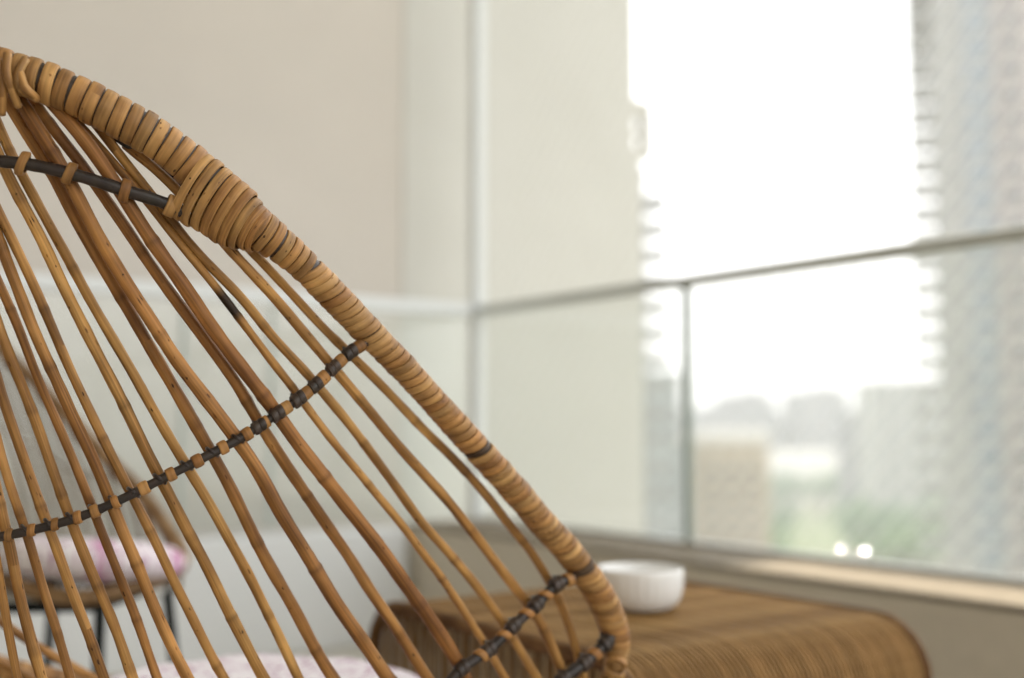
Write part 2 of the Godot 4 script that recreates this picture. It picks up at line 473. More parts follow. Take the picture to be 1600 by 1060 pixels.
func near_chair() -> void:
	var chair := thing("rattan_chair", "large rattan basket chair of golden rods under a thick cane-wrapped rim, nearest the viewer", "chair")
	# the rim: the measured side, then on round the front and the far arm
	var rim4 := []
	for r in RIM:
		var d := shell(r[0], r[1]) - 0.004
		var p := at(r[0], r[1], d)
		rim4.append(Vector4(p.x, p.y, p.z, r[2] * d / F))
	var rest := []
	for r in [rim4[-2], rim4[-1]]:
		rest.append(r)
	for q in [[0.10, 0.345, -1.47], [0.02, 0.315, -1.58], [-0.14, 0.305, -1.66], [-0.34, 0.315, -1.69], [-0.54, 0.33, -1.65], [-0.72, 0.40, -1.54], [-0.82, 0.55, -1.40], [-0.82, 0.76, -1.24], [-0.73, 0.93, -1.09], [-0.61, 1.005, -0.99]]:
		rest.append(Vector4(q[0], q[1], q[2], 0.016))
	rest.append(rim4[0])
	rest.append(rim4[1])
	var fine := catmull(rim4, 0.0012)
	var pts := []
	var core := []
	var radii := []
	for i in fine.size():
		var q: Vector4 = fine[i]
		pts.append(Vector3(q.x, q.y, q.z))
		if i % 5 == 0:
			core.append(pts[-1])
			radii.append(q.w * 0.93)
	var dark := []
	dark.resize(core.size())
	dark.fill(Color(0.045, 0.024, 0.012))
	var rim := part("rim", tube(core, radii, 14, dark, Vector2(1, 2), null, 0.95), mat.dark_cane, chair)
	# each turn of cane round the rim
	var run := 0.0
	var next := 0.004
	var prev := Vector2(RIM[0][0], RIM[0][1])
	for i in range(1, fine.size() - 6):
		run += (pts[i] as Vector3).distance_to(pts[i - 1])
		if run < next:
			continue
		var c: Vector3 = pts[i]
		var px := 800.0 + (c.x / -c.z) * F
		var pitch := 0.0108 if px < 310 else (0.0082 if px < 470 else 0.0080)
		pitch *= rng.randf_range(0.95, 1.08)
		var breadth := pitch * (0.985 if px < 470 else 1.05)
		var gap := 0.0
		if px < 480 and rng.randf() < 0.10:
			gap = 0.0018
		next = run + pitch + gap
		if px > 296 and px < 396:
			continue
		var dir: Vector3 = (pts[i + 5] - pts[maxi(i - 5, 0)]).normalized()
		var sight := (c - EYE).normalized()
		var across := dir.cross(sight).normalized()
		if across.y < 0:
			across = -across
		var lean: float = -0.10 * fine[i].w if px < 480 else 0.22 * fine[i].w
		var shade := wrap_tone()
		for mark in [458, 499, 585, 743, 902]:
			if absf(px - mark) < 3.0:
				shade = Color(0.13, 0.075, 0.04)
				breadth *= 0.6
		part("cane_wrap", turn_of_cane(c, dir, across, fine[i].w, minf(fine[i].w, 0.0172), lean + rng.randf_range(-0.0004, 0.0004), breadth, shade), mat.wrap, rim)
	# the broad lashing where the rods are bound to the rim
	for k in [[302, 293, 57, 13], [316, 302, 57, 14], [331, 312, 55, 14], [345, 322, 53, 14], [358, 332, 52, 14], [371, 341, 49, 14], [383, 350, 44, 13], [394, 356, 38, 12], [404, 362, 34, 11]]:
		var d := shell(k[0], k[1]) - 0.006
		var c := at(k[0], k[1], d)
		var lean_px := 0.5
		var along_px := Vector2(0.80, 0.60)
		var a0 := at(k[0] + along_px.x, k[1] + along_px.y, d) - c
		var dir := a0.normalized()
		var up_px := Vector2(0.50, -0.866)
		var across := (at(k[0] + up_px.x, k[1] + up_px.y, d) - c).normalized()
		part("lashing_strip", turn_of_cane(c, dir, across, k[2] * d / F, 0.0205, 0.0, k[3] * 1.08 * d / F, wrap_tone(), null, 34), mat.wrap, rim)
	# loops of cane that tie the rods at the top
	for k in [[[-4, 92, 0], [2, 120, 0], [3, 150, 0], [2, 178, 0.01]], [[12, 84, 0], [10, 112, -0.004], [18, 140, -0.002], [28, 166, 0.008]], [[40, 92, 0.004], [27, 118, -0.002], [30, 136, -0.004], [40, 146, 0.006]], [[30, 112, 0], [38, 136, -0.006], [50, 148, -0.002], [56, 154, 0.008]]]:
		var p := []
		for q in k:
			p.append(at(q[0], q[1], shell(q[0], q[1]) - 0.022 + q[2]))
		var s := catmull(p, 0.006)
		var tone := []
		tone.resize(s.size())
		tone.fill(wrap_tone())
		part("cane_tie", tube(s, even(0.0036, s.size()), 8, tone), mat.wrap, rim)
	# the rest of the rim, as one wrapped length
	var st := SurfaceTool.new()
	st.begin(Mesh.PRIMITIVE_TRIANGLES)
	var far := catmull(rest, 0.0085)
	for i in range(1, far.size() - 1):
		var c := Vector3(far[i].x, far[i].y, far[i].z)
		var dir := (Vector3(far[i + 1].x, far[i + 1].y, far[i + 1].z) - Vector3(far[i - 1].x, far[i - 1].y, far[i - 1].z)).normalized()
		var across := dir.cross(Vector3(0.3, 0.9, 0.2)).normalized()
		turn_of_cane(c, dir, across, far[i].w, far[i].w, 0.001, 0.0088, wrap_tone(), st, 14)
	var more := part("cane_wrapping", st.commit(), mat.wrap, chair)
	more.set_meta("kind", "stuff")
	# rods
	for i in RODS.size():
		var r: Array = RODS[i]
		var p4 := []
		var layer: float = 0.010 + [0.0, 0.006, 0.002, 0.004][i % 4]
		if i == 11 or i == 13:
			layer = 0.000
		if i == 10 or i == 12:
			layer = 0.013
		for k in range(1, r.size()):
			var q: Array = r[k]
			var d := shell(q[0], q[1]) + layer
			if k == 1 and i > 9:
				d += 0.010
			var p := at(q[0], q[1], d)
			p4.append(Vector4(p.x, p.y, p.z, r[0] * 0.475 * d / F))
		# below what the frame shows each rod sweeps in to the seat ring
		var g := deg_to_rad(lerpf(150.0, 15.0, i / 17.0))
		var foot := SEAT + Vector3(cos(g) * 0.22, 0, sin(g) * 0.22)
		var last: Vector4 = p4[-1]
		var before: Vector4 = p4[-2]
		var lead := Vector3(last.x - before.x, last.y - before.y, last.z - before.z).normalized()
		var knee := Vector3(last.x, last.y, last.z) + lead * 0.05
		var half := knee.lerp(foot, 0.55) + Vector3(0, -0.02, 0.02)
		for q in [knee, half, foot]:
			p4.append(Vector4(q.x, q.y, q.z, last.w))
		var s := catmull(p4, 0.005)
		for pass_ in 36:
			var c := s.duplicate()
			for k in range(1, s.size() - 1):
				s[k] = c[k] * 0.5 + (c[k - 1] + c[k + 1]) * 0.25
		var pp := []
		var rr := []
		for q in s:
			pp.append(Vector3(q.x, q.y, q.z))
			rr.append(q.w)
		var burn := []
		if i == 14:
			burn = [0.190, 0.226]
		rod_part(chair, pp, rr, TONES[i], i, burn)
	for i in 7:   # rods of the far arm, to the left of the picture
		var a: Vector4 = far[int(far.size() * (0.60 + 0.05 * i))]
		var g := deg_to_rad(165.0 + 12.0 * i)
		var foot := SEAT + Vector3(cos(g) * 0.22, 0, sin(g) * 0.22)
		var top := Vector3(a.x, a.y, a.z)
		var s := catmull([top, top.lerp(foot, 0.5) + Vector3(-0.10, -0.09, 0.02), foot], 0.012)
		rod_part(chair, s, even(0.0052, s.size()), rng.randf_range(0.3, 0.7), i)
	# the dark cross rod near the top with its ties
	cross(chair, [[-40, 246], [0, 252], [45, 257], [100, 269], [150, 283], [195, 298], [250, 315], [285, 331]], 10.0, -0.010, [[31, 259, 14, 0.4], [107, 272, 15, 0.2], [196, 299, 16, -0.1], [263, 322, 18, -0.1]], [], 1.45)
	cross(chair, [[70, 150], [110, 172], [150, 194], [185, 218], [225, 243], [262, 268], [300, 305]], 6.0, 0.016, [], [])
	# the twisted band half way down
	cross(chair, [[-60, 848], [-20, 843], [6, 838], [40, 831], [77, 822], [112, 812], [148, 799], [180, 785], [209, 771], [250, 750], [292, 729], [332, 708], [372, 687], [405, 666], [433, 647], [466, 624], [493, 602], [521, 575], [547, 551], [580, 530]], 7.6, -0.010,
		[[16, 838, 11, 0.2], [49, 832, 12, 0.2], [87, 824, 11, 0.2], [123, 814, 13, 0.1], [151, 803, 14, 0.0], [185, 789, 12, 0.0], [229, 772, 17, 0.0], [270, 754, 15, 0.0], [311, 733, 17, 0.0], [355, 709, 15, 0.0], [390, 686, 16, 0.0], [419, 668, 18, 0.0], [452, 643, 20, 0.0], [482, 618, 21, 0.0], [509, 592, 21, 0.0], [535, 566, 20, 0.0], [563, 541, 20, 0.0]],
		[[405, 666], [433, 647], [466, 624], [493, 602], [521, 575], [547, 551], [372, 687], [332, 708], [292, 729], [250, 750], [209, 771], [180, 785], [148, 799], [112, 812], [77, 822], [40, 831]])
	cross(chair, [[897, 903], [870, 914], [838, 945], [802, 979], [764, 1016], [722, 1045], [690, 1080]], 8.5, -0.012,
		[[886, 907, 15, 0.3], [858, 932, 12, 0.5], [824, 964, 13, 0.5], [789, 998, 13, 0.5], [754, 1030, 13, 0.5]], [[870, 914], [838, 945], [802, 979], [764, 1016], [722, 1045]])
	cross(chair, [[958, 992], [942, 1010], [914, 1036], [880, 1062], [850, 1095]], 9.5, -0.012, [[934, 1032, 14, 0.3]], [[946, 1004], [914, 1036], [880, 1062]])
	# seat ring and stand, below the frame
	var ring := []
	for k in 49:
		var g := TAU * k / 48
		ring.append(SEAT + Vector3(cos(g) * 0.22, 0, sin(g) * 0.22))
	var tone := []
	tone.resize(49)
	tone.fill(Color(0.36, 0.19, 0.07))
	part("seat_ring", tube(ring, even(0.014, 49), 10, tone), mat.rod_1, chair)
	for k in 4:
		var g := PI / 4 + PI / 2 * k
		part("leg", rod([SEAT + Vector3(cos(g) * 0.19, -0.012, sin(g) * 0.19), SEAT + Vector3(cos(g) * 0.25, -0.30, sin(g) * 0.25)], 0.007), mat.black_metal, chair)
	part("stand_ring", rod(ring.map(func(q: Vector3) -> Vector3: return SEAT + (q - SEAT) * 0.9 + Vector3(0, -0.021, 0)), 0.006), mat.black_metal, chair)
	# the cushion that lies in it
	var cu := single("seat_cushion", cushion(0.245, 0.075), mat.floral, at(410, 1152, 1.37), Basis.from_euler(Vector3(0.05, 0.6, -0.02)))
	tag(cu, "mauve and white floral cushion seen through the nearest chair's rods, at the bottom", "cushion")

# a dark cane across the rods: its points, half breadth in pixels, nearness, pale ties and dark knots
func cross(chair: Node3D, line: Array, half: float, nearer: float, ties: Array, knots: Array, squash := 1.0) -> void:
	var p4 := []
	for q in line:
		var d := shell(q[0], q[1]) + nearer
		var p := at(q[0], q[1], d)
		p4.append(Vector4(p.x, p.y, p.z, half * d / F))
	var s := catmull(p4, 0.005)
	var pts := []
	var radii := []
	var tone := []
	for q in s:
		pts.append(Vector3(q.x, q.y, q.z))
		radii.append(q.w * rng.randf_range(0.94, 1.05))
		var k := rng.randf_range(0.7, 1.3)
		tone.append(Color(0.034 * k, 0.021 * k, 0.015 * k))
	var band := part("cross_cane", tube(pts, radii, 10, tone, Vector2(1, 2)), mat.dark_cane, chair)
	for t in ties:
		var i := nearest(pts, t[0], t[1])
		var dir: Vector3 = (pts[mini(i + 1, pts.size() - 1)] - pts[maxi(i - 1, 0)]).normalized()
		var sight: Vector3 = (pts[i] - EYE).normalized()
		var across := dir.cross(sight).normalized()
		if across.y < 0:
			across = -across
		var w: float = radii[i]
		part("pale_tie", turn_of_cane(pts[i], dir, across, w * 1.16 * squash, w * 1.14, t[3] * w, t[2] * 0.92 * (pts[i] as Vector3).distance_to(EYE) / F, wrap_tone() * Color(0.9, 0.85, 0.8), null, 18), mat.wrap, band)
	for t in knots:
		var i := nearest(pts, t[0], t[1])
		if t[0] > 380:   # a flat dark strip wound over the crossing
			var along: Vector3 = (pts[mini(i + 1, pts.size() - 1)] - pts[maxi(i - 1, 0)]).normalized()
			var look: Vector3 = (pts[i] - EYE).normalized()
			var up := along.cross(look).normalized()
			var k := rng.randf_range(0.8, 1.3)
			for part_ in 2:
				part("dark_lashing", turn_of_cane(pts[i] + along * (part_ - 0.5) * 0.0062, along, up, radii[i] * 1.22, radii[i] * 1.3, 0.12 * radii[i], 0.0066, Color(0.058 * k, 0.036 * k, 0.025 * k), null, 18), mat.dark_cane, band)
		var d := shell(t[0], t[1])
		var dir: Vector3 = (pts[mini(i + 2, pts.size() - 1)] - pts[maxi(i - 2, 0)]).normalized()
		var r: float = radii[i]
		# a dark strip that goes over the band and back round the rod behind it
		var c: Vector3 = pts[i]
		var sight := (c - EYE).normalized()
		var down := dir.cross(sight).normalized()
		if down.y > 0:
			down = -down
		var loop := []
		for k in 13:
			var g := TAU * k / 12
			loop.append(c + down * (cos(g) * r * (1.2 if t[0] < 380 else 1.35) - r * 0.2) + sight * (0.010 - sin(g) * (0.010 + r * 0.95)) + dir * (0.0025 * cos(g)))
		var tn := []
		tn.resize(13)
		tn.fill(Color(0.030, 0.019, 0.014))
		part("dark_lashing", tube(loop, even(r * (0.42 if t[0] < 380 else 0.30), 13), 8, tn), mat.dark_cane, band)

func nearest(pts: Array, px: float, py: float) -> int:
	var best := 0
	var least := 1e9
	for i in pts.size():
		var q: Vector3 = (pts[i] - EYE).rotated(Vector3.RIGHT, -PITCH)
		var e := Vector2(800.0 + q.x / -q.z * F - px, 530.0 - q.y / -q.z * F - py).length()
		if e < least:
			least = e
			best = i
	return best

func cushion(r: float, h: float) -> ArrayMesh:   # a round pad with a seam at its edge and soft dents
	var n := FastNoiseLite.new()
	n.seed = 8
	n.frequency = 4.0
	var rows := []
	for i in 25:
		var a := -PI / 2 + PI * i / 24.0
		var row := []
		for j in 49:
			var g := TAU * j / 48
			var x := cos(a) * cos(g)
			var z := cos(a) * sin(g)
			var rr := r * pow(absf(cos(a)), 0.55)
			var y := h * sin(a) * (0.75 + 0.25 * cos(a)) * (1.0 + 0.18 * n.get_noise_2d(x * 0.5, z * 0.5))
			row.append(Vector3(cos(g) * rr, y, sin(g) * rr))
		rows.append(row)
	var m := grid(rows)
	# lay the print flat over the pad
	var arrays := m.surface_get_arrays(0)
	var v: PackedVector3Array = arrays[Mesh.ARRAY_VERTEX]
	var uv := PackedVector2Array()
	for p in v:
		uv.append(Vector2(p.x / r * 0.5 + 0.5, p.z / r * 0.5 + 0.5) * (r / 0.22))
	arrays[Mesh.ARRAY_TEX_UV] = uv
	var out := ArrayMesh.new()
	out.add_surface_from_arrays(Mesh.PRIMITIVE_TRIANGLES, arrays)
	return out

# ---------------------------------------------------------------- the chair beyond
const NEARER := 0.82

func far_chair() -> void:
	var chair := thing("rattan_chair", "smaller-looking rattan chair on black metal legs beyond the rods, against the white side parapet", "chair")
	var line := [[-190, 640, 2.95], [-150, 520, 2.98], [-95, 478, 2.98], [-45, 500, 2.96], [0, 545, 2.93], [60, 603, 2.88], [150, 700, 2.80], [220, 772, 2.74], [262, 830, 2.68], [284, 868, 2.62], [268, 897, 2.55], [207, 917, 2.48], [125, 935, 2.42], [50, 922, 2.44], [0, 905, 2.48], [-60, 880, 2.56], [-130, 800, 2.72], [-180, 720, 2.86], [-190, 640, 2.95]]
	var p := []
	for q in line:
		p.append(at(q[0], q[1], q[2] * NEARER))
	var s := catmull(p, 0.012)
	var tone := []
	tone.resize(s.size())
	tone.fill(Color(0.30, 0.175, 0.08))
	part("rim", tube(s, even(0.015, s.size()), 10, tone, Vector2(1, 3)), mat.wrap, chair)
	var hub := at(120, 925, 2.68 * NEARER)
	for i in 17:
		var a: Vector3 = s[int(s.size() * (0.03 + 0.028 * i))]
		var foot := hub + Vector3(lerpf(-0.14, 0.14, i / 16.0), 0, 0.02)
		var mid := a.lerp(foot, 0.5) + Vector3(0.02, -0.05, -0.06)
		var r := catmull([a, mid, foot], 0.04)
		var tn := []
		tn.resize(r.size())
		tn.fill(Color(0.20, 0.12, 0.065))
		part("rod", tube(r, even(0.0044, r.size()), 6, tn), mat.rod_0, chair)
	var band := []
	for q in [[-120, 640, 2.93], [-40, 660, 2.95], [40, 690, 2.92], [110, 735, 2.86], [180, 745, 2.78]]:
		band.append(at(q[0], q[1], q[2] * NEARER + 0.03))
	part("cross_cane", rod(catmull(band, 0.03), 0.004), mat.rod_1, chair)
	var seat := []
	for k in 33:
		var g := TAU * k / 32
		seat.append(hub + Vector3(cos(g) * 0.17, 0.01, sin(g) * 0.155))
	part("seat_ring", rod(seat, 0.011), mat.rod_2, chair)
	# black metal stand: frame under the seat and four legs to the floor
	var q := [at(-25, 951, 2.44 * NEARER), at(156, 948, 2.46 * NEARER), at(259, 908, 2.66 * NEARER), at(85, 905, 2.84 * NEARER)]
	var frame := SurfaceTool.new()
	frame.begin(Mesh.PRIMITIVE_TRIANGLES)
	for k in 4:
		tube([q[k], q[(k + 1) % 4]], even(0.010, 2), 8, [], Vector2.ONE, frame)
	part("stand_frame", frame.commit(), mat.black_metal, chair)
	var spread := [Vector3(-0.03, 0, 0.03), Vector3(0.008, 0, 0.03), Vector3(0.045, 0, -0.02), Vector3(-0.03, 0, -0.02)]
	for k in 4:
		var foot: Vector3 = q[k] + spread[k]
		foot.y = 0.006
		part("leg", rod([q[k], foot], 0.0105), mat.black_metal, chair)
	var cu := single("seat_cushion", cushion(0.165, 0.046), mat.floral, at(150, 876, 2.58 * NEARER), Basis.from_euler(Vector3(0.14, 2.5, -0.03)))
	tag(cu, "pale floral cushion with a magenta bloom on the chair with black metal legs", "cushion")

# ---------------------------------------------------------------- table and bowl
func table() -> void:
	# near-left corner of the top and the two directions of its sides
	var a := Vector3(0.145, 0, -1.315)
	var w := 0.53        # along OUT (left to right)
	var l := 0.64         # along -ALONG (near to far)
	var h := 0.432
	var t := thing("wicker_table", "low brown wicker table with closely set bent ribs, under the white bowl", "table", a)
	var frame := Basis(OUT, Vector3.UP, ALONG)   # x to the right end, z towards the viewer
	var corner := 0.085
	var arch := func(inset: float, foot: float) -> Array:
		var p := [Vector3(0, foot, -inset), Vector3(0, h - corner, -inset)]
		for k in range(1, 7):
			var g := PI / 2 * k / 6.0
			p.append(Vector3(0, h - corner + sin(g) * (corner - inset), -corner + cos(g) * (corner - inset)))
		p.append(Vector3(0, h - inset, -l * 0.5))
		for k in range(0, 7):
			var g := PI / 2 * (1.0 - k / 6.0)
			p.append(Vector3(0, h - corner + sin(g) * (corner - inset), -l + corner - cos(g) * (corner - inset)))
		p.append(Vector3(0, foot, -l + inset))
		return p
	var variants := []
	for v in 4:
		var p: Array = arch.call(0.0035, 0.03)
		var cols := []
		for k in p.size():
			var f: float = rng.randf_range(0.85, 1.15) * [1.0, 0.85, 1.1, 0.94][v]
			cols.append(Color(0.50 * f, 0.305 * f, 0.132 * f))
		variants.append(tube(p, even(0.0029, p.size()), 7, cols, Vector2(1, 2)))
	var n := 62
	for k in n:
		var x := 0.018 + (w - 0.036) * k / (n - 1.0)
		part("rib", variants[rng.randi() % 4], mat.wicker, t, frame * Vector3(x, rng.randf_range(-0.0006, 0.0006), 0), frame)
	var tone := func(count: int) -> Array:
		var c := []
		c.resize(count)
		c.fill(Color(0.20, 0.105, 0.042))
		return c
	for x in [0.006, w - 0.006]:   # stout end hoops
		var p: Array = arch.call(0.008, 0.0)
		part("end_hoop", tube(p, even(0.011, p.size()), 10, tone.call(p.size()), Vector2(1, 2)), mat.wicker, t, frame * Vector3(x, 0, 0), frame)
	for y in [0.035, 0.26]:   # rails along both ends
		for x in [0.012, w - 0.012]:
			part("end_rail", tube([Vector3(x, y, -0.01), Vector3(x, y, -l + 0.01)], even(0.010, 2), 8, tone.call(2)), mat.wicker, t, Vector3.ZERO, frame)
	for z in [-0.02, -0.16, -l * 0.5, -l + 0.16, -l + 0.02]:   # bearers under the ribs
		var y := h - 0.019 if z < -0.1 and z > -l + 0.1 else 0.20
		part("bearer", tube([Vector3(0.01, y, z), Vector3(w - 0.01, y, z)], even(0.009, 2), 8, tone.call(2)), mat.wicker, t, Vector3.ZERO, frame)
	for x in [0.010, w - 0.010]:   # upright rods that fill the ends
		for k in 21:
			var z := -0.045 - (l - 0.09) * k / 20.0
			var top := h - 0.02
			part("end_rod", tube([Vector3(x, 0.035, z), Vector3(x, top, z)], even(0.0036, 2), 6, [Color(0.33, 0.20, 0.095), Color(0.33, 0.20, 0.095)]), mat.wicker, t, Vector3.ZERO, frame)
	# bowl
	var base := at(1000, 952, 1.69)
	base.y = h + 0.0005
	var prof := [Vector3(0.001, 0.004, 0), Vector3(0.028, 0.004, 0), Vector3(0.034, 0.0, 0), Vector3(0.042, 0.001, 0), Vector3(0.053, 0.007, 0.7), Vector3(0.0605, 0.019, 1), Vector3(0.0635, 0.034, 1), Vector3(0.064, 0.048, 0.8), Vector3(0.0635, 0.057, 0.15), Vector3(0.0620, 0.0595, 0), Vector3(0.0600, 0.058, 0), Vector3(0.0585, 0.048, 0), Vector3(0.055, 0.028, 0), Vector3(0.043, 0.013, 0), Vector3(0.02, 0.008, 0), Vector3(0.001, 0.008, 0)]
	var b := single("bowl", lathe(prof, 168, 28, 0.0009), mat.ceramic, base)
	tag(b, "small round white fluted ceramic bowl on the wicker table", "bowl")

# ---------------------------------------------------------------- the balcony
func slab(size: Vector3, s: float, t: float, y: float, material: Material, called: String, parent: Node3D = null, bevel := 0.0) -> MeshInstance3D:
	# a box with its sides along the railing (x = out, z = along)
	var turn := Basis(OUT, Vector3.UP, ALONG)
	if parent:
		return part(called, box(size, bevel), material, parent, plan(s, t, y), turn)
	return single(called, box(size, bevel), material, plan(s, t, y), turn)

func balcony() -> void:
	slab(Vector3(3.6, 0.2, 9.0), 4.0, -1.62, -0.1, mat.floor_stone, "balcony_floor").set_meta("kind", "structure")
	slab(Vector3(3.46, 0.22, 8.8), 4.0, -1.66, 5.31, mat.white_paint, "balcony_ceiling").set_meta("kind", "structure")
	tag(slab(Vector3(0.2, 5.18, 8.0), 3.9, -3.30, 2.60, mat.shade_wall, "back_wall"), "brownish apartment wall along the back of the balcony, behind the viewer", "wall")
	# front parapet with its sill
	var f := thing("front_parapet", "low grey-brown stone parapet under the front glass, its sill sunlit at the right", "wall", plan(0, 0, 0))
	f.transform.basis = Basis(OUT, Vector3.UP, ALONG)
	part("wall", box(Vector3(0.30, KERB - 0.012, 8.4), 0.004), mat.stone, f, Vector3(-0.135, (KERB - 0.012) / 2, 4.2))
	part("sill", box(Vector3(0.324, 0.012, 8.4), 0.004), mat.sill_stone, f, Vector3(-0.1255, KERB - 0.0059, 4.2))
	var g := thing("side_parapet", "low white-painted parapet under the side glass, behind the chair with black legs", "wall", plan(0, 0, 0))
	g.transform.basis = Basis(OUT, Vector3.UP, ALONG)
	part("wall", box(Vector3(2.88, KERB - 0.012, 0.14), 0.005), mat.white_wall, g, Vector3(-1.76, (KERB - 0.012) / 2, 0.0))
	# railings: glass between kerb and rail
	var fr := thing("front_railing", "front glass railing with a dark metal top rail rising to the right over the city", "railing", plan(0, 0, 0))
	fr.transform.basis = Basis(OUT, Vector3.UP, ALONG)
	part("top_rail", box(Vector3(0.045, 0.030, 8.36), 0.006), mat.rail_metal, fr, Vector3(0, 1.10, 4.21))
	part("bottom_channel", box(Vector3(0.024, 0.011, 8.36), 0.002), mat.aluminium, fr, Vector3(0, KERB + 0.0062, 4.21))
	var cuts := [0.03, 1.06, 2.75, 4.55, 6.38, 8.38]
	for k in 5:
		part("glass_pane", box(Vector3(0.010, 0.70, cuts[k + 1] - cuts[k] - 0.02)), mat.railing_glass, fr, Vector3(0, 0.734, (cuts[k] + cuts[k + 1]) / 2))
		if k < 4:
			part("mullion", box(Vector3(0.020, 0.70, 0.026), 0.003), mat.joint, fr, Vector3(0, 0.734, cuts[k + 1]))
	var sr := thing("side_railing", "side glass railing with a pale top rail, seen between the chair rods", "railing", plan(0, 0, 0))
	sr.transform.basis = Basis(OUT, Vector3.UP, ALONG)
	part("top_rail", box(Vector3(3.14, 0.045, 0.045), 0.006), mat.aluminium, sr, Vector3(-1.60, 1.10, 0))
	var cut2 := [-0.03, -0.775, -1.06, -2.1, -3.16]
	for k in 4:
		part("glass_pane", box(Vector3(absf(cut2[k + 1] - cut2[k]) - 0.02, 0.70, 0.010)), mat.railing_glass, sr, Vector3((cut2[k] + cut2[k + 1]) / 2, 0.728, 0))
		if k < 3:
			part("mullion", box(Vector3(0.012, 0.70, 0.014), 0.002), mat.joint, sr, Vector3(cut2[k + 1], 0.728, 0))
	var post := slab(Vector3(0.045, 2.22, 0.045), 0.0, 0.0, KERB + 1.11, mat.aluminium, "corner_post", null, 0.004)
	tag(post, "slim white metal post at the corner where the two glass railings meet", "post")
	# small polished caps that hold the glass at its foot, tilted up to the light
	var clip := thing("glass_clip", "small shiny metal caps at the foot of the front glass, above the bowl's right", "clip", plan(1.62, 0.035, KERB + 0.028))
	var cap := []
	for k in 8:
		var r := maxf(0.0003, 0.011 * (1.0 - k / 7.0))
		cap.append(Vector3(r, sqrt(0.05 * 0.05 - r * r) - 0.0485, 0))
	cap.push_front(Vector3(0.0113, -0.003, 0))
	cap.push_front(Vector3(0.0003, -0.004, 0))
	var face := Vector3(-0.20, 0.842, 0.52).normalized()
	var tilt := Basis(face.cross(Vector3.BACK).normalized(), face, face.cross(Vector3.BACK).normalized().cross(face))
	part("cap", lathe(cap, 24), mat.chrome, clip, Vector3.ZERO, tilt)
	part("cap", lathe(cap, 24), mat.chrome, clip, -ALONG * 0.07 + Vector3(0, 0.001, 0), tilt.scaled(Vector3.ONE * 0.7))
	part("stem", rod([Vector3(0, -0.024, 0), Vector3(0, -0.003, 0)], 0.003), mat.rail_metal, clip)
	# the safety net outside the glass: threads knotted in diamonds
	var net := SurfaceTool.new()
	net.begin(Mesh.PRIMITIVE_TRIANGLES)
	var lo := KERB + 0.01
	var hi := 2.60
	var s0 := -0.02
	var s1 := 5.2
	for way in [-1.0, 1.0]:
		var s := s0 - (hi - lo)
		while s < s1 + (hi - lo):
			var a := maxf(lo, lo + (s0 - s) * way if way > 0 else lo + (s - s1))
			var b := minf(hi, lo + (s1 - s) if way > 0 else lo + (s - s0))
			if b > a + 0.02:
				tube([plan(s + way * (a - lo), 0.07, a), plan(s + way * (b - lo), 0.07, b)], even(0.0010 if way > 0 else 0.0003, 2), 5, [], Vector2.ONE, net)
			s += 0.0707
	tag(single("safety_net", net.commit(), mat.net_thread), "white diamond-mesh safety net stretched outside the front glass", "net")
	# the building's own walls beyond the side railing
	var c := thing("wing_wall", "tall cream wall beyond the corner post, ending against the white sky", "wall", plan(-0.42, 0, 0))
	c.transform.basis = Basis(OUT, Vector3.UP, ALONG)
	part("upper_wall", box(Vector3(1.145, 12.0, 0.24)), mat.cream_plaster, c, Vector3(0.44, 7.86, 0))
	part("lower_wall", box(Vector3(1.185, 4.86, 0.24)), mat.cream_plaster, c, Vector3(0.46, -0.57, 0))
	tag(slab(Vector3(3.6, 8.0, 0.24), -0.424, -1.933, 1.4, mat.taupe_plaster, "side_wall"), "dull beige wall at the left, behind the rim of the nearest chair", "wall")
	var br := thing("wall_bracket", "small beige bracket with two holes on the edge of the cream wall, against the sky", "bracket", plan(-0.335, 1.012, 1.90))
	br.transform.basis = Basis(OUT, Vector3.UP, ALONG)
	part("top_block", box(Vector3(0.115, 0.075, 0.05), 0.004), mat.cream_plaster, br, Vector3(0.057, 0.175, 0))
	part("face_plate", box(Vector3(0.048, 0.138, 0.05), 0.003), mat.cream_plaster, br, Vector3(0.091, 0.067, 0))
	part("middle_bar", box(Vector3(0.066, 0.022, 0.04), 0.002), mat.cream_plaster, br, Vector3(0.033, 0.066, 0))
	part("foot", box(Vector3(0.115, 0.040, 0.05), 0.003), mat.cream_plaster, br, Vector3(0.057, -0.0215, 0))

# ---------------------------------------------------------------- the city
func windows(b: Node3D, columns: Array, y0: float, y1: float, storey: float, z: float, height: float, glass: Material) -> void:
	var hole := {}
	var y := y0
	while y < y1:
		for c in columns:   # [x, breadth]
			if not hole.has(c[1]):
				var fr := box(Vector3(c[1], height, 0.16), 0.03)
				var gl := box(Vector3(c[1] - 0.24, height - 0.24, 0.12))
				hole[c[1]] = [fr, gl]
			var w := part("window", hole[c[1]][0], mat.window_frame, b, Vector3(c[0], y, z + 0.04))
			part("pane", hole[c[1]][1], glass, w, Vector3(0, 0, 0.035))
		y += storey

func balconies(b: Node3D, x: float, breadth: float, y0: float, y1: float, storey: float, z: float, deep: float, m: Material) -> void:
	var sl := box(Vector3(breadth, 0.36, deep), 0.04)
	var gd := box(Vector3(breadth, 1.05, 0.1), 0.02)
	var y := y0
	while y < y1:
		var p := part("balcony", sl, m, b, Vector3(x, y, z))
		part("guard", gd, m, p, Vector3(0, 0.70, deep / 2 - 0.06))
		y += storey

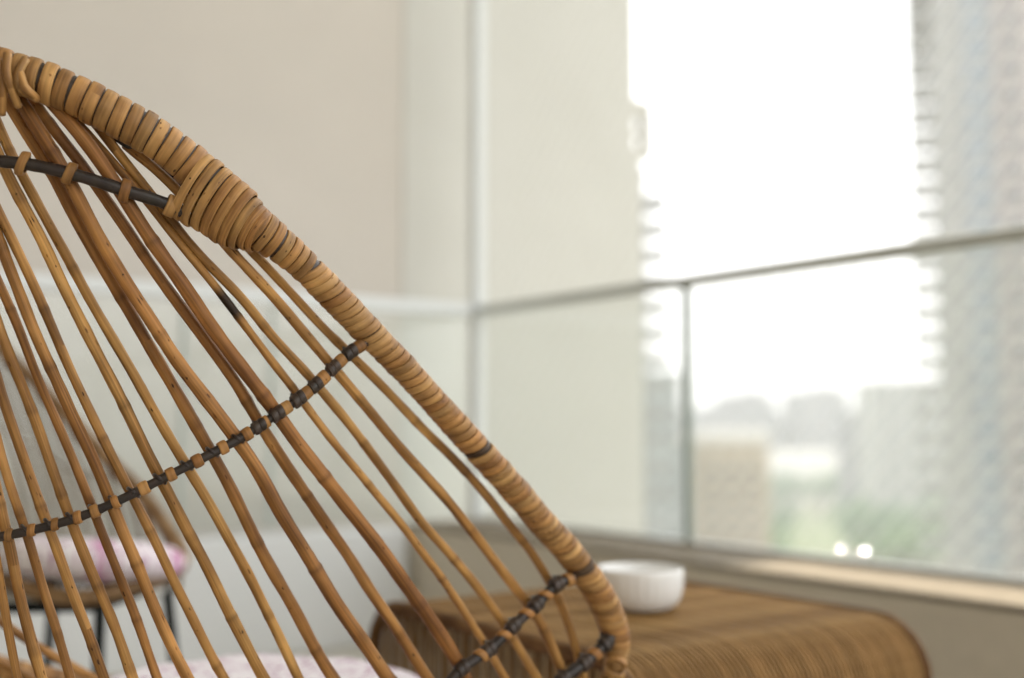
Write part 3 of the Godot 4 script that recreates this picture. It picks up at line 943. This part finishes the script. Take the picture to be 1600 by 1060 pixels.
func building(called: String, label: String, x0: float, x1: float, z: float, deep: float, top: float, wall: Material, parapet := 0.8) -> Node3D:
	var b := thing(called, label, "building", Vector3((x0 + x1) / 2, 0, z))
	var w := x1 - x0
	part("wall", box(Vector3(w, top - GROUND, deep), 0.05), wall, b, Vector3(0, (top + GROUND) / 2, -deep / 2))
	part("roof", box(Vector3(w + 0.5, parapet, deep + 0.5), 0.06), mat.city_white if parapet > 1.0 else wall, b, Vector3(0, top + parapet / 2, -deep / 2))
	return b

func city() -> void:
	var ground := PlaneMesh.new()
	ground.size = Vector2(9000, 9000)
	single("ground", ground, mat.ground_cover, Vector3(0, GROUND, -3000)).set_meta("kind", "structure")
	var field := PlaneMesh.new()
	field.size = Vector2(230, 210)
	single("grass_field", field, mat.grass, Vector3(150, GROUND + 0.05, -520)).set_meta("kind", "structure")
	# the tower at the right
	var t := building("apartment_tower", "tall grey apartment tower at the right edge with stepped balconies down its left side", 50.2, 80.0, -136, 26, 64, mat.tower_grey)
	t.position = Vector3(64.2, 0, -130.8)
	t.rotation.y = deg_to_rad(-20.3)
	part("recess_column", box(Vector3(3.6, 64 - GROUND - 1, 0.3), 0.05), mat.tower_blue, t, Vector3(-9.8, (64 + GROUND) / 2, 0.1))
	part("pink_bay", box(Vector3(16.0, 64 - GROUND - 1, 0.9), 0.05), mat.tower_pink, t, Vector3(0.0, (64 + GROUND) / 2, 0.3))
	windows(t, [[-9.8, 2.7]], -36, 62, 3.0, 0.25, 1.7, mat.blue_glazing)
	windows(t, [[-6.2, 1.8], [-2.6, 1.8]], -36, 62, 3.0, 0.75, 1.5, mat.dark_glazing)
	balconies(t, -16.2, 3.0, -37.4, 62, 3.0, -3.0, 5.0, mat.tower_grey)
	# the tower half hidden by the cream wall
	var u := building("apartment_tower", "balconied apartment tower mostly hidden behind the cream wall's right edge", 4.0, 16.4, -140, 20, 31, mat.tower_grey)
	balconies(u, 17.6 - 10.2, 3.2, -37.4, 30, 3.25, -3.0, 5.0, mat.tower_grey)
	windows(u, [[14.6 - 10.2, 1.8]], -36, 29, 3.25, 0.0, 1.5, mat.dark_glazing)
	var v := building("office_block", "blue-grey block just right of the cream wall, left of the glass joint", 23.0, 30.6, -212, 18, 9.6, mat.city_blue)
	windows(v, [[-1.9, 2.6], [2.0, 2.6]], -30, 8, 3.4, 0.0, 1.4, mat.dark_glazing)
	var w := building("apartment_block", "cream apartment block with a white parapet right of the glass joint", 34.0, 48.6, -220, 20, -2.6, mat.city_cream, 2.2)
	part("stair_shaft", box(Vector3(3.0, 40, 0.8), 0.05), mat.city_blue, w, Vector3(-8.8, -23, 0.2))
	windows(w, [[-3.4, 2.0], [0.2, 2.0], [3.8, 2.0]], -38, -5, 3.0, 0.0, 1.4, mat.dark_glazing)
	var x := building("low_hall", "long low white-roofed hall among the trees, right of the cream block", 153.0, 198.0, -700, 40, -19.0, mat.city_white, 2.6)
	windows(x, [[-17.0, 5.0], [-8.5, 5.0], [0.0, 5.0], [8.5, 5.0], [17.0, 5.0]], -34, -30, 3.0, 0.0, 2.0, mat.dark_glazing)
	var far := [["leftmost of the far mauve-grey blocks on the skyline", 112, 150, -760, 9], ["broad mauve-grey block on the skyline behind the cream block", 146, 178, -790, 20], ["low mauve-grey block on the skyline between two higher ones", 164, 206, -850, 7], ["highest of the far mauve-grey blocks, over the white-roofed hall", 196, 232, -800, 23], ["stubby mauve-grey block at the right end of the far row", 222, 262, -900, 9]]
	for f in far:
		var b := building("skyline_block", f[0], f[1], f[2], f[3], 40, f[4], mat.city_mauve)
		var cols := []
		for k in 5:
			cols.append([(f[2] - f[1]) * (k / 5.0 - 0.4), 3.4])
		windows(b, cols, -18.0, f[4] - 3.0, 6.0, 0.0, 2.6, mat.dark_glazing)
		part("plant_room", box(Vector3((f[2] - f[1]) * 0.4, 3.6, 14), 0.1), mat.city_mauve, b, Vector3((f[2] - f[1]) * 0.12, f[4] + 2.3, -16))
	var y := building("apartment_block", "grey mid-height block left of the right-hand tower", 157.0, 184.0, -500, 30, 18.8, mat.tower_grey)
	windows(y, [[-9.0, 3.2], [-3.0, 3.2], [3.0, 3.2], [9.0, 3.2]], -36, 17, 3.2, 0.0, 1.5, mat.dark_glazing)
	var z := building("apartment_block", "lower grey block standing beside the mid-height block, on its left", 158.0, 182.0, -540, 24, 6.0, mat.city_mauve)
	windows(z, [[-8.0, 3.2], [-2.0, 3.2], [4.0, 3.2]], -36, 4, 3.2, 0.0, 1.5, mat.dark_glazing)
	trees()

func tree(kind: int) -> Node3D:
	var t := thing("tree", "", "tree", Vector3.ZERO, "trees of the park below")
	var trunk := []
	for k in 5:
		trunk.append(Vector3(0.25 * sin(k * 1.1 + kind), k * 1.6, 0.2 * cos(k * 1.7)))
	var st := SurfaceTool.new()
	st.begin(Mesh.PRIMITIVE_TRIANGLES)
	tube(trunk, [0.42, 0.34, 0.28, 0.22, 0.12], 7, [], Vector2.ONE, st)
	for k in 6:
		var g := TAU * k / 6 + kind
		tube([Vector3(0, 3.6 + 0.4 * k, 0), Vector3(cos(g) * 1.6, 5.8 + 0.5 * k, sin(g) * 1.6), Vector3(cos(g) * 3.2, 7.4 + 0.55 * k, sin(g) * 3.2)], [0.16, 0.10, 0.04], 5, [], Vector2.ONE, st)
	part("trunk", st.commit(), mat.bark, t)
	var v := SurfaceTool.new()
	v.begin(Mesh.PRIMITIVE_TRIANGLES)
	var r := RandomNumberGenerator.new()
	r.seed = 40 + kind
	for c in 15:
		var g := r.randf() * TAU
		var m := Vector3(cos(g) * r.randf_range(0.6, 3.8), r.randf_range(6.0, 12.5), sin(g) * r.randf_range(0.6, 3.8))
		var size := r.randf_range(1.1, 2.0)
		for k in 46:
			var p := m + Vector3(r.randfn(), r.randfn() * 0.75, r.randfn()) * size * 0.55
			var b := Basis.from_euler(Vector3(r.randf() * TAU, r.randf() * TAU, r.randf() * TAU)) * r.randf_range(0.35, 0.7)
			for q in [Vector3(-0.5, 0, 0), Vector3(0, 0.7, 0), Vector3(0.5, 0, 0), Vector3(-0.5, 0, 0), Vector3(0.5, 0, 0), Vector3(0, -0.7, 0)]:
				v.add_vertex(p + b * q)
	v.generate_normals()
	part("crown", v.commit(), mat["leaf_%d" % kind], t)
	return t

func trees() -> void:
	var first := [tree(0), tree(1), tree(2)]
	var used := [false, false, false]
	var r := RandomNumberGenerator.new()
	r.seed = 77
	for k in 84:
		var kind := r.randi() % 3
		var z := r.randf_range(-660.0, -575.0)
		var px := r.randf_range(1185.0, 1440.0)
		if k >= 44:
			z = r.randf_range(-420.0, -300.0)
			px = r.randf_range(1180.0, 1215.0) if k % 3 == 0 else r.randf_range(1325.0, 1480.0)
		var o: Node3D = first[kind]
		if used[kind]:
			o = first[kind].duplicate()
			o.name = numbered("tree")
			add_child(o)
		used[kind] = true
		o.position = Vector3((px - 800.0) / F * -z, GROUND, z)
		o.rotation.y = r.randf() * TAU
		o.scale = Vector3.ONE * r.randf_range(1.05, 1.75)
		tag(o, ("leafy green tree in the far belt beyond the grass field" if k < 44 else "leafy green tree on the near side of the grass field, below the blocks"), "tree", "trees of the far belt" if k < 44 else "trees of the near park")

# ----------------------------------------------------------------
func _ready() -> void:
	rng.seed = 2024
	var cam := Camera3D.new()
	cam.name = "camera"
	add_child(cam)
	cam.position = EYE
	cam.rotation = Vector3(PITCH, 0, 0)
	var lens := CameraAttributesPhysical.new()
	lens.frustum_focal_length = 59.77
	lens.frustum_focus_distance = 1.0
	lens.frustum_near = 0.05
	lens.frustum_far = 9000.0
	lens.exposure_aperture = 3.0
	cam.attributes = lens
	cam.near = 0.05
	cam.far = 9000.0
	cam.fov = rad_to_deg(2.0 * atan(530.0 / F))
	cam.current = true

	var sky_material := ProceduralSkyMaterial.new()
	sky_material.sky_top_color = Color(0.90, 0.91, 0.92)
	sky_material.sky_horizon_color = Color(0.985, 0.98, 0.97)
	sky_material.sky_curve = 0.25
	sky_material.ground_bottom_color = Color(0.52, 0.50, 0.46)
	sky_material.ground_horizon_color = Color(0.80, 0.80, 0.80)
	sky_material.sun_angle_max = 25.0
	var sky := Sky.new()
	sky.sky_material = sky_material
	var env := Environment.new()
	env.background_mode = Environment.BG_SKY
	env.sky = sky
	env.background_energy_multiplier = 2.0
	env.tonemap_mode = Environment.TONE_MAPPER_LINEAR
	env.tonemap_exposure = 1.62
	env.sdfgi_enabled = true
	env.ssao_enabled = true
	env.ssil_enabled = true
	env.fog_enabled = true
	env.fog_light_color = Color(0.96, 0.97, 0.97)
	env.fog_density = 0.0008
	var world := WorldEnvironment.new()
	world.name = "world_environment"
	world.environment = env
	add_child(world)

	var sun := DirectionalLight3D.new()
	sun.name = "sun"
	sun.light_energy = 1.6
	sun.light_color = Color(1.0, 0.96, 0.89)
	sun.light_angular_distance = 0.5
	sun.shadow_enabled = true
	var flat := (-ALONG * cos(deg_to_rad(28.0)) + OUT * sin(deg_to_rad(28.0))).normalized()
	var towards := (flat * cos(deg_to_rad(81.5)) + Vector3.UP * sin(deg_to_rad(81.5))).normalized()
	add_child(sun)
	sun.look_at_from_position(Vector3.ZERO, -towards, Vector3.RIGHT)

	make_materials()
	balcony()
	city()
	near_chair()
	far_chair()
	table()
